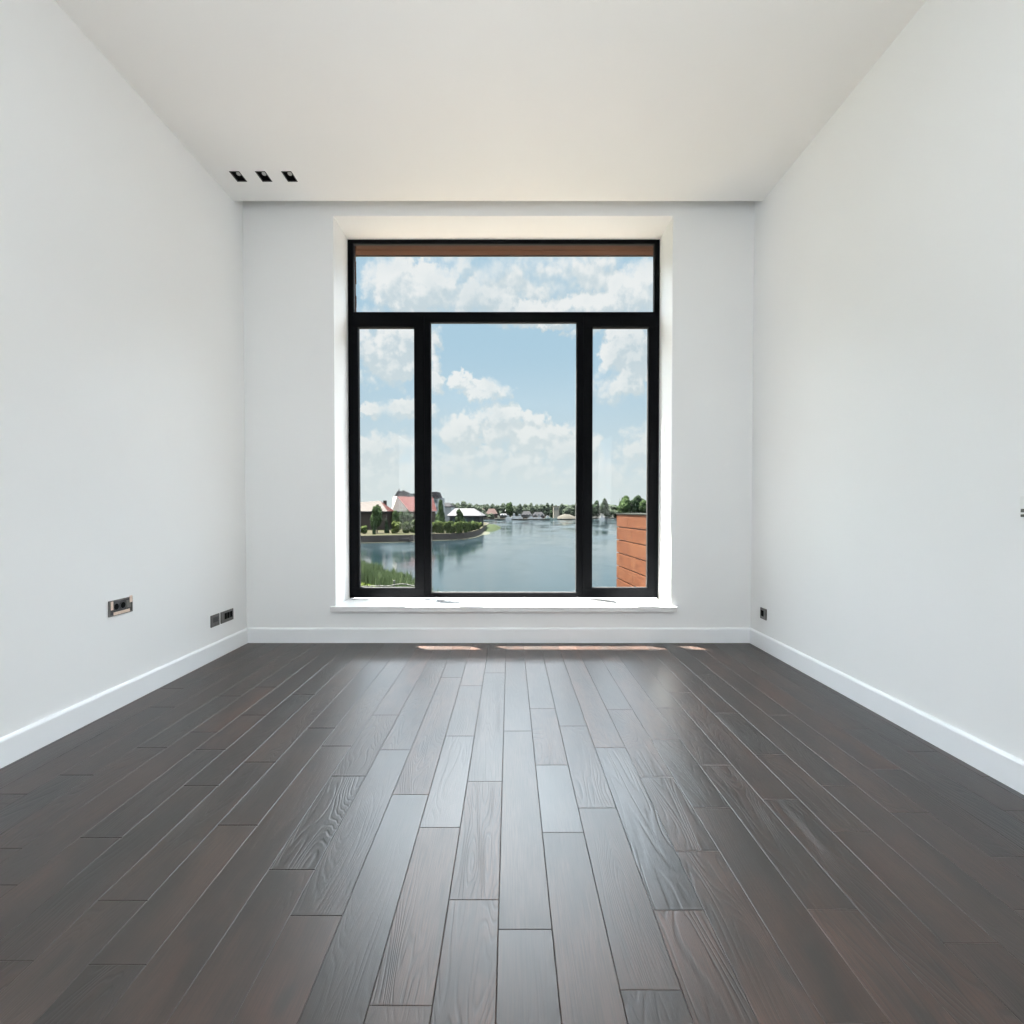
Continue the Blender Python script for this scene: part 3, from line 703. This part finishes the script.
M_brick = enoisy('brown_house_wall', (0.099, 0.081, 0.072, 1), (0.144, 0.117, 0.099, 1), 1.0, .8)
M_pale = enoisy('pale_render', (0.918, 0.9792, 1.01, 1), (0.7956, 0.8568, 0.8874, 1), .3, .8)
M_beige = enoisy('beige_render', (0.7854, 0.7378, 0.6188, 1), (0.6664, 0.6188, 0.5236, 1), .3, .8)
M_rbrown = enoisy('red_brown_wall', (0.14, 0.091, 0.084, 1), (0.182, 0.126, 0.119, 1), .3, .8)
M_pane, _t, _b = material('dark_glazing', (.02, .03, .035, 1), .1)
def solid(mb, faces_pts, mi=0):
    for f in faces_pts: mb.poly(f, mi)
def windows(parent, boxes):
    for (x0, x1, y, z0, z1) in boxes:
        mb = MB(); mb.box(x0, x1, y-.06, y+.02, z0, z1); mb.build('house_window', M_pane, parent)
# house with sun glare painted pale on its long roof slope
def hiproof(name, A, B, C, R1, R0, mats, parent, zdrop=.25):
    """A-B front eave, B-C side eave; R0-R1 ridge"""
    A, B, C, R0, R1 = map(Vector, (A, B, C, R0, R1)); Dd = A+(C-B)
    dn = Vector((0, 0, -zdrop)); mb = MB()
    mb.poly([A, B, R1, R0], 0); mb.poly([B, C, R1], 1); mb.poly([C, Dd, R0, R1], 1); mb.poly([Dd, A, R0], 1)
    mb.poly([A, A+dn, B+dn, B], 2); mb.poly([B, B+dn, C+dn, C], 2); mb.poly([C, C+dn, Dd+dn, Dd], 2); mb.poly([Dd, Dd+dn, A+dn, A], 2); mb.poly([A+dn, Dd+dn, C+dn, B+dn], 2)
    return mb.build(name, mats, parent)
def walls_under(A, B, C, zg, mat, parent, inset=.4, name='wall'):
    A, B, C = map(Vector, (A, B, C)); Dd = A+(C-B); c = (A+C)/2; pts = []
    for q in (A, B, C, Dd):
        d = (q-c); d.z = 0; q = q-d.normalized()*inset; pts.append((q.x, q.y))
    zt_ = min(A.z, B.z, C.z)-.1; mb = MB(); mb.prism(pts, zg, zt_); return mb.build(name, mat, parent)
A, B = P(346, 511.3, 97), P(387.6, 511.3, 97); C = P(394.5, 511.3, 108); C.z = A.z
e = empty('lakeside_house', ((A.x+B.x)/2, 100, ZP), 'low house with sun glare painted pale on its red roof in the narrow pane', 'house')
R1 = P(380.3, 500.8, 101); R0 = P(354, 504.6, 101); R0.z = R1.z-.35
hiproof('roof', A, B, C, R1, R0, [M_roofglare, M_roofred, M_roofdark], e); walls_under(A, B, C, ZP, M_brick, e)
windows(e, [(P(px, 515, 97.3).x, P(px+3.5, 515, 97.3).x, 97.45, ZP+.9, ZP+2.4) for px in (360, 366, 372, 379)])
mb = MB(); q = P(385, 501, 104); mb.box(q.x-.3, q.x+.3, q.y-.3, q.y+.3, q.z-1.5, q.z+.1); mb.build('chimney', M_brick, e)
A, B = P(391.8, 511.2, 112), P(409.3, 511.2, 99); C = P(437, 511.2, 108); A.z = B.z; C.z = B.z
e = empty('lakeside_house', ((B.x+C.x)/2, 106, ZP), 'house with a bright red roof, its steep end painted as sun glare, before the apartment block', 'house')
R1 = P(397.2, 496.3, 105); R2 = P(433, 500, 114); R2.z = R1.z
mb = MB(); Rb = P(393, 495.8, 111); Rb.z = R1.z+.15
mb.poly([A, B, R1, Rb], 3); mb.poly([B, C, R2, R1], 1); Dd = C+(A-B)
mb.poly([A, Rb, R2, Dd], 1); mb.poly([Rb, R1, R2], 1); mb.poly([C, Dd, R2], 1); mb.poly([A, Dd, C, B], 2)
mb.build('roof', [M_roofglare, M_roofred, M_roofdark, M_steepglare], e); walls_under(A, B, C, ZP, M_brick, e)
windows(e, [(P(px, 515, 104).x, P(px+3, 515, 104).x, 101.2+(px-412)*.33, ZP+1, ZP+2.5) for px in (414, 420, 426)])
# apartment block behind
x0_, x1_ = P(394.5, 500, 150).x, P(438.6, 500, 150).x
zr = P(400, 497.2, 150).z
e = empty('apartment_block', ((x0_+x1_)/2, 156, ZP), 'tall pale apartment block with dark mansard roofs behind the red roofed house', 'building')
mb = MB(); mb.box(x0_, x1_, 150, 164, ZP, zr); mb.build('wall', M_pale, e)
def mansard(a, b, y0, y1, z0, z1, mat, ins=.8, nm='roof'):
    mb = MB(); v = [(a, y0, z0), (b, y0, z0), (b, y1, z0), (a, y1, z0), (a+ins, y0+ins, z1), (b-ins, y0+ins, z1), (b-ins, y1-ins, z1), (a+ins, y1-ins, z1)]
    mb.mesh(v, [(3,2,1,0),(4,5,6,7),(0,1,5,4),(1,2,6,5),(2,3,7,6),(3,0,4,7)]); return mb.build(nm, mat, e)
xa = P(407.5, 500, 150).x; xc = P(430, 500, 150).x
mansard(x0_-.4, xa, 149.6, 158, zr-.5, P(400, 491.2, 150).z, M_roofdark, 1.1)
mansard(xa, xc, 149.8, 160, zr-.8, P(410, 493.4, 150).z, M_roofgreen, .5)
mansard(xc, x1_+.1, 149.6, 158, zr-.2, P(433, 491.8, 150).z, M_roofdark, .6)
mb = MB(); q = P(399, 491.5, 151.5); mb.tube(q, q+Vector((0, 0, .9)), .25, .03, 8); mb.build('finial', M_roofdark, e)
mb = MB(); q = P(403.5, 491.5, 151.5); mb.box(q.x-.4, q.x+.4, 151.2, 152, q.z-.5, q.z+.35); mb.build('chimney', M_roofdark, e)
wb = []
for i in range(6):
    for j in range(3):
        xw = x0_+1.2+i*2.15; zz = ZP+1.5+j*2.2
        if zz+1.2 < zr: wb.append((xw, xw+.9, 150, zz, zz+1.2))
windows(e, wb)
# white roofed house
D_ = 118
A, B = P(446.6, 515.6, D_), P(481.8, 515.6, D_); C = B+Vector((.6, 9, 0))
e = empty('lakeside_house', ((A.x+B.x)/2, D_+4, ZP), 'low house with a wide white hipped roof behind the willow row', 'house')
R0 = P(455, 508.4, D_+4.5); R1 = P(474, 508.4, D_+4.5)
mb = MB(); Dd = A+Vector((0, 9, 0)); dn = Vector((0, 0, -.2))
mb.poly([A, B, R1, R0], 0); mb.poly([B, C, R1], 0); mb.poly([C, Dd, R0, R1], 0); mb.poly([Dd, A, R0], 0)
mb.poly([A, A+dn, B+dn, B], 0); mb.poly([B, B+dn, C+dn, C], 0); mb.poly([A+dn, Dd+dn, C+dn, B+dn], 0); mb.poly([Dd, Dd+dn, A+dn, A], 0); mb.poly([C, C+dn, Dd+dn, Dd], 0)
mb.build('roof', M_roofwhite, e); walls_under(A, B, C, ZP, enoisy('blue_grey_wall', (.045, .06, .07, 1), (.06, .075, .085, 1), .5, .7), e, .9)
windows(e, [(P(px, 517, D_).x, P(px+2.6, 517, D_).x, D_+.55, ZP+.8, ZP+2.2) for px in (452, 458, 465, 471)])
# small pale house
A, B = P(443.2, 506.4, 165), P(451.2, 506.4, 165); C = B+Vector((.5, 7, 0))
e = empty('lakeside_house', ((A.x+B.x)/2, 168, ZP), 'small pale blue house with a dark hipped roof beside the tall slender tree', 'house')
R0, R1 = P(445.2, 502.6, 168), P(449.6, 502.6, 168)
hiproof('roof', A, B, C, R1, R0, [M_roofdark]*3, e); walls_under(A, B, C, ZP, M_pale, e, .2)
windows(e, [(P(px, 509, 165).x, P(px+1.3, 509, 165).x, 165.3, P(px, 510.6, 165).z, P(px, 508.2, 165).z) for px in (445, 448.3)])
# far shore houses
def far_house(px0, px1, ye, yr, D, roofm, wallm, label, name='lakeside_house', cat='house', hip=.25, yb=None, wins=2):
    A, B = P(px0, ye, D), P(px1, ye, D); C = B+Vector((0, 8, 0)); w = B.x-A.x
    e = empty(name, ((A.x+B.x)/2, D+4, ZW+.45), label, cat)
    R0 = Vector((A.x+w*hip, D+4, P(px0, yr, D+4).z)); R1 = Vector((B.x-w*hip, D+4, R0.z))
    hiproof('roof', A, B, C, R1, R0, [roofm]*3, e, .2); walls_under(A, B, C, ZW+.45, wallm, e, .3)
    windows(e, [(A.x+w*(i+.6)/(wins+.6), A.x+w*(i+.6)/(wins+.6)+.9, D+.22, ZW+1.4, ZW+2.6) for i in range(wins)]); return e
far_house(476.5, 486, 513.6, 508.6, 272, M_rbrown, M_rbrown, 'red-brown boathouse at the water beyond the white roof')
far_house(485.5, 497.5, 513.8, 508.6, 286, M_rbrown, M_rbrown, 'wider red-brown house behind the pale bush on the shore')
far_house(499.8, 506.8, 515.2, 513.6, 272, M_roofwhite, M_brick, 'low cabin with a flat pale roof on the far shore', hip=.1)
far_house(504.6, 509.4, 511.0, 509.2, 286, M_roofwhite, M_brick, 'small cabin with a bright white roof under the round tree', hip=.2, wins=1)
far_house(521.5, 532.0, 515.0, 511.2, 272, M_roofdark, M_brick, 'long dark grey roofed boathouse behind the moored cruisers', hip=.2, wins=3)
far_house(532.5, 545.0, 515.6, 512.0, 270, M_roofdark, M_rbrown, 'dark roofed boathouse behind the white motorboats', hip=.2, wins=3)
q0_, q1_ = P(553.6, 506, 276), P(559.2, 506, 276)
e = empty('boathouse_tower', ((q0_.x+q1_.x)/2, 278, ZW+.45), 'beige cubic tower building rising by the sand heap on the far shore', 'building')
mb = MB(); mb.box(q0_.x, q1_.x, 276, 279.5, ZW+.45, q0_.z-.3); mb.build('wall', M_beige, e)
mb = MB(); mb.box(q0_.x-.15, q1_.x+.15, 275.8, 279.7, q0_.z-.3, q0_.z); mb.build('roof', M_beige, e)
windows(e, [(q0_.x+.5, q0_.x+1.2, 276, q0_.z-2.0, q0_.z-1.1), (q0_.x+1.8, q0_.x+2.5, 276, q0_.z-2.0, q0_.z-1.1)])
c = FZ(566.5, 520, ZW); o = blob_mound('sand_heap', (P(566.5, 519, 266).x, 268, ZW+.4), 6.0, 5, 2.3, enoisy('pale_sand', (0.162, 0.156, 0.132, 1), (0.198, 0.186, 0.162, 1), .5, .9), seed=8)
tag(o, 'pale sand heap on the far shore beside the beige tower', 'sand heap')
# boats
M_hull = enoisy('white_boat_hull', (1.444, 1.482, 1.52, 1), (1.292, 1.33, 1.368, 1), .5, .4)
M_hulld = enoisy('dark_boat_hull', (.03, .04, .06, 1), (.04, .05, .07, 1), .5, .4)
M_hullg = enoisy('pale_green_hull', (0.646, 0.8398, 0.7752, 1), (0.5491, 0.7106, 0.646, 1), .5, .4)
def boat(px0, px1, D, label, hull=None, cabin=True, mast=0, h=1.0, flip=1):
    h *= 1.35
    a = P(px0, 519, D).x; b = P(px1, 519, D).x; L = b-a; cx = (a+b)/2
    e = empty('motorboat' if not mast else 'sailboat', (cx, D, ZW), label, 'boat', None)
    W = L*.3; sec = [(-.5, .85, .75), (-.2, 1, .78), (.15, .9, .85), (.38, .5, .95), (.5, .04, 1.08)]
    v = []; f = []
    for s, w, hh in sec:
        X = cx+s*L*flip; ww = W*w/2
        v += [(X, D-ww, ZW+h*hh), (X-(.05*L*flip if s > .3 else 0), D-ww*.55, ZW-.1), (X-(.05*L*flip if s > .3 else 0), D+ww*.55, ZW-.1), (X, D+ww, ZW+h*hh)]
    for i in range(len(sec)-1):
        for j in range(4): f.append((i*4+j, i*4+(j+1) % 4, i*4+4+(j+1) % 4, i*4+4+j))
    f += [(0,1,2,3), (19,18,17,16)]
    mb = MB(); mb.mesh(v, f); mb.build('hull', hull or M_hull, e)
    if cabin:
        mb = MB(); x0c, x1c = sorted((cx-.28*L*flip, cx+.16*L*flip)); zc = ZW+h*.75
        q = [(x0c, D-W*.3, zc), (x1c, D-W*.3, zc), (x1c, D+W*.3, zc), (x0c, D+W*.3, zc), (x0c+L*.03, D-W*.25, zc+h*.85), (x1c-L*.10, D-W*.25, zc+h*.85), (x1c-L*.10, D+W*.25, zc+h*.85), (x0c+L*.03, D+W*.25, zc+h*.85)]
        mb.mesh(q, [(3,2,1,0),(4,5,6,7),(0,1,5,4),(1,2,6,5),(2,3,7,6),(3,0,4,7)]); mb.build('cabin', M_hull, e)
        mb = MB(); mb.box(x0c+L*.06, x1c-L*.12, D-W*.3-.01, D-W*.2, zc+h*.35, zc+h*.62); mb.build('cabin_window', M_pane, e)
    if mast:
        mb = MB(); mb.tube((cx, D, ZW+h*.8), (cx, D, ZW+mast), .06, .03, 6); mb.build('mast', M_white, e)
    return e
boat(505.5, 511.5, 252, 'small pale boat moored first in the row on the far shore', h=1.1)
boat(511.5, 517.6, 253, 'white cruiser with a tall cabin and mast at the shore', mast=3.6, h=1.5)
boat(516.4, 522.6, 255, 'white cruiser moored beside the cruiser with the mast', h=1.4, flip=-1)
boat(527.5, 536, 251, 'long white motorboat before the dark boathouse', h=.95)
boat(534.6, 543, 250, 'second white motorboat touching the long one before the boathouse', h=.9, flip=-1)
boat(544.5, 552, 249.5, 'pale green boat moored between the motorboats and the sand heap', hull=M_hullg, h=.95)
boat(551.5, 557.5, 250, 'low pale green boat nearest to the sand heap', hull=M_hullg, cabin=False, h=.9)
boat(599.6, 604.6, 270, 'little white motorboat alone under the dark shore trees', h=1.0)
boat(604.2, 608.4, 272, 'dark boat moored beside the little white motorboat', hull=M_hulld, cabin=False, h=1.2)
# floating dock below the yard
a = P(381, 541.2, 78.5); b = P(411, 541.0, 79.0)
e = empty('floating_dock', ((a.x+b.x)/2, 78.5, ZW), 'long low grey floating dock against the retaining wall', 'dock')
mb = MB(); mb.box(a.x, b.x, 77.4, 78.7, ZW+.22, ZW+.62); mb.build('deck', enoisy('dock_planks', (.13, .12, .12, 1), (.16, .15, .15, 1), 2, .8), e)
for i in range(4):
    mb = MB(); x = a.x+(b.x-a.x)*(i+.5)/4; mb.box(x-.35, x+.35, 77.5, 78.6, ZW-.2, ZW+.22); mb.build('float', M_black, e)

# ------------------------------------------------------------------ world: sky with cumulus
w = bpy.data.worlds.new('sky'); sc.world = w; w.use_nodes = True; t = NT(w.node_tree); t.n.clear()
def noise2(T, vec, scale, detail, rough, out='Fac'):
    n = T.add('ShaderNodeTexNoise'); n.noise_dimensions = '2D'; T.put(n.inputs['Vector'], vec)
    n.inputs['Scale'].default_value = scale; n.inputs['Detail'].default_value = detail; n.inputs['Roughness'].default_value = rough
    return n.outputs[out]
g = bpy.data.node_groups.new('cloud_density', 'ShaderNodeTree')
g.interface.new_socket('P', in_out='INPUT', socket_type='NodeSocketVector'); g.interface.new_socket('D', in_out='OUTPUT', socket_type='NodeSocketFloat')
gt = NT(g); gi = gt.add('NodeGroupInput'); go = gt.add('NodeGroupOutput'); Pn = gi.outputs[0]
def azel(px, py):
    d = ray(px, py).normalized(); return math.atan2(d.x, d.y), math.asin(d.z)
clouds = [  # px, py, rx, ry, weight
 (396,286,36,34,1.1),(432,292,44,30,1.1),(478,300,44,24,1.0),(500,274,90,24,.55),(560,280,110,34,.5),(645,290,46,34,1.2),(600,306,80,18,1.0),(515,310,70,12,1.0),
 (384,348,56,44,1.0),(398,410,44,12,.8),(374,450,24,20,.9),(402,446,24,18,.85),(400,478,60,24,.8),
 (435,383,13,13,.9),(459,380,14,10,.8),(486,391,28,14,1.0),
 (460,434,28,22,1.0),(498,424,26,26,1.0),(528,436,30,22,1.0),(500,466,120,22,.85),(568,455,40,30,.85),(580,330,22,8,.8),(540,322,50,8,.9),
 (634,350,34,40,1.1),(618,388,34,18,.8),(642,452,36,30,.8),(600,476,60,20,.7)]
acc = None
wv = gt.vmath('MULTIPLY', gt.vmath('SUBTRACT', noise2(gt, Pn, 26, 4, .65, 'Color'), (.5, .5, .5)), (.055, .042, 0))
Pw = gt.vmath('ADD', Pn, wv)
for (px, py, rx, ry, wt) in clouds:
    c0 = azel(px, py); ex = azel(px+rx, py); ey = azel(px, py-ry)
    rxx = abs(ex[0]-c0[0])/.86; ryy = abs(ey[1]-c0[1])/.86
    dv = gt.vmath('MULTIPLY', gt.vmath('SUBTRACT', Pw, (c0[0], c0[1], 0)), (1/rxx, 1/ryy, 0))
    v = gt.math('MULTIPLY_ADD', gt.vmath('DOT_PRODUCT', dv, dv), -wt, wt)
    acc = v if acc is None else gt.math('MAXIMUM', acc, v)
acc = gt.math('MAXIMUM', acc, -.8)
vor = gt.add('ShaderNodeTexVoronoi', feature='F1'); vor.voronoi_dimensions = '2D'
gt.put(vor.inputs['Vector'], gt.vmath('ADD', Pn, gt.vmath('MULTIPLY', wv, (.35, .35, 0)))); vor.inputs['Scale'].default_value = 42
vor.inputs['Detail'].default_value = 1.0; vor.inputs['Roughness'].default_value = .5
puff = gt.math('SUBTRACT', .38, vor.outputs['Distance'])
fb = gt.math('SUBTRACT', noise2(gt, Pn, 28, 6, .6), .5)
sepg = gt.add('ShaderNodeSeparateXYZ'); gt.put(sepg.inputs[0], Pn)
calm = gt.ss(sepg.outputs[1], .34, .42, 1.0, .5)
dens = gt.math('ADD', acc, gt.math('MULTIPLY', calm, gt.math('ADD', gt.math('MULTIPLY', puff, .42), gt.math('MULTIPLY', fb, 1.05))))
gt.put(go.inputs[0], dens)
D3 = t.add('ShaderNodeTexCoord').outputs['Generated']; D3 = t.vmath('NORMALIZE', D3)
sep = t.add('ShaderNodeSeparateXYZ'); t.put(sep.inputs[0], D3)
az = t.math('ARCTAN2', sep.outputs[0], sep.outputs[1]); el = t.math('ABSOLUTE', t.math('ARCSINE', sep.outputs[2]))
cmb = t.add('ShaderNodeCombineXYZ'); t.put(cmb.inputs[0], az); t.put(cmb.inputs[1], el); P2 = cmb.outputs[0]
def dn(vec):
    n = t.add('ShaderNodeGroup'); n.node_tree = g; t.put(n.inputs[0], vec); return n.outputs[0]
low = t.ss(el, .0, .34)
sky = t.mix(low, srgb(210, 224, 228), srgb(174, 206, 225))
cshade = t.mix(low, srgb(208, 219, 221), srgb(176, 199, 210))
clit = t.mix(low, srgb(230, 235, 234), srgb(240, 242, 242))
def finish(mask, litv, fadelo=.45):
    cl = t.mix(litv, cshade, clit)
    col = t.mix(t.math('MULTIPLY', mask, t.ss(el, .0, .16, fadelo, .97)), sky, cl)
    return t.mix(t.ss(el, .0, .11, .65, 0.0), col, srgb(222, 230, 229))
# the part of the sky in front of the window wall: individual cumulus banks
d0 = dn(P2); d1 = dn(t.vmath('ADD', P2, (-.009, .017, 0)))
soft = t.ss(noise2(t, P2, 9, 2, .5), .35, .62, .34, .9)
mask = t.ss(d0, .02, soft)
lit = t.ss(t.math('SUBTRACT', d0, d1), -.22, .30)
thick = t.ss(d0, .30, 1.2)
big = t.ss(noise2(t, P2, 7, 3, .5), .38, .62)
litv = t.math('MULTIPLY', t.math('MULTIPLY_ADD', lit, .62, .38), t.math('SUBTRACT', 1.0, t.math('MULTIPLY', t.math('MULTIPLY', thick, big), .35)))
c_front = finish(mask, litv)
bg1 = t.add('ShaderNodeBackground'); t.put(bg1.inputs[0], c_front)
# the rest of the sky: scattered clouds, with a bright band added above the view as fill
n3 = noise2(t, t.scale(P2, 1, 1.5, 1), 3.0, 4, .55)
c_rest = finish(t.ss(n3, .47, .58), t.ss(n3, .5, .75, 1, .5))
gain = t.math('MULTIPLY', t.ss(el, .472, .52, 1.0, SKYGAIN), t.ss(el, .56, .73, 1.0, SKYTOP))
c_rest = t.mix(t.ss(el, .472, .53, 0, .7), c_rest, (.76, .80, .85, 1))
vm = t.add('ShaderNodeVectorMath', operation='SCALE'); t.put(vm.inputs[0], c_rest); t.put(vm.inputs['Scale'], gain)
bg2 = t.add('ShaderNodeBackground'); t.put(bg2.inputs[0], vm.outputs[0])
side = t.math('MAXIMUM', t.ss(t.math('ABSOLUTE', az), .36, .46), t.ss(el, .470, .475))
ms = t.add('ShaderNodeMixShader'); t.put(ms.inputs[0], side); t.put(ms.inputs[1], bg1.outputs[0]); t.put(ms.inputs[2], bg2.outputs[0])
wo = t.add('ShaderNodeOutputWorld'); t.put(wo.inputs[0], ms.outputs[0])
w.cycles.sampling_method = 'MANUAL'; w.cycles.sample_map_resolution = 256

# ------------------------------------------------------------------ lights
sd = bpy.data.lights.new('sun', 'SUN'); sd.energy = 85; sd.angle = math.radians(.53); sd.color = (1, .94, .86)
so = bpy.data.objects.new('sun', sd); COL.objects.link(so)
so.rotation_euler = Vector((.285, -.2485, -1)).to_track_quat('-Z', 'Y').to_euler()
ad = bpy.data.lights.new('rear_fill_light', 'AREA'); ad.shape = 'RECTANGLE'; ad.size = rR-rL; ad.size_y = rT-rB; ad.energy = 16; ad.color = (1, .985, .97)  # unseen fill lamp, added behind the camera to brighten the room
ao = bpy.data.objects.new('rear_fill_light', ad); COL.objects.link(ao)
ao.location = ((rL+rR)/2, Y0-.10, (rB+rT)/2); ao.rotation_euler = (PI/2, 0, PI)
ao.rotation_euler = Vector((0, 1, 0)).to_track_quat('-Z', 'Z').to_euler()

for X, sg in ((XL-.1, 1), (XR+.1, -1)):
    l2 = bpy.data.lights.new('side_fill_light', 'AREA'); l2.shape = 'RECTANGLE'; l2.size = SO[1]-SO[0]; l2.size_y = SO[3]-SO[2]; l2.energy = 82; l2.color = (1, .985, .97)  # pair of added fill lamps, out of view, lifting the side walls
    lo = bpy.data.objects.new('side_fill_light', l2); COL.objects.link(lo)
    lo.location = (X, (SO[0]+SO[1])/2, (SO[2]+SO[3])/2); lo.rotation_euler = Vector((sg, 0, 0)).to_track_quat('-Z', 'Z').to_euler()

# ------------------------------------------------------------------ render look
sc.view_settings.view_transform = 'Standard'; sc.view_settings.look = 'None'; sc.view_settings.gamma = 1; sc.view_settings.use_curve_mapping = False
sc.view_settings.exposure = 0.0
try:
    sc.cycles.use_denoising = True; sc.cycles.denoiser = 'OPENIMAGEDENOISE'; sc.cycles.denoising_input_passes = 'RGB_ALBEDO_NORMAL'
    sc.cycles.max_bounces = 14; sc.cycles.diffuse_bounces = 8; sc.cycles.glossy_bounces = 5; sc.cycles.transparent_max_bounces = 16
    sc.cycles.sample_clamp_indirect = 6; sc.cycles.caustics_reflective = False; sc.cycles.caustics_refractive = False
except Exception as ex: print(ex)
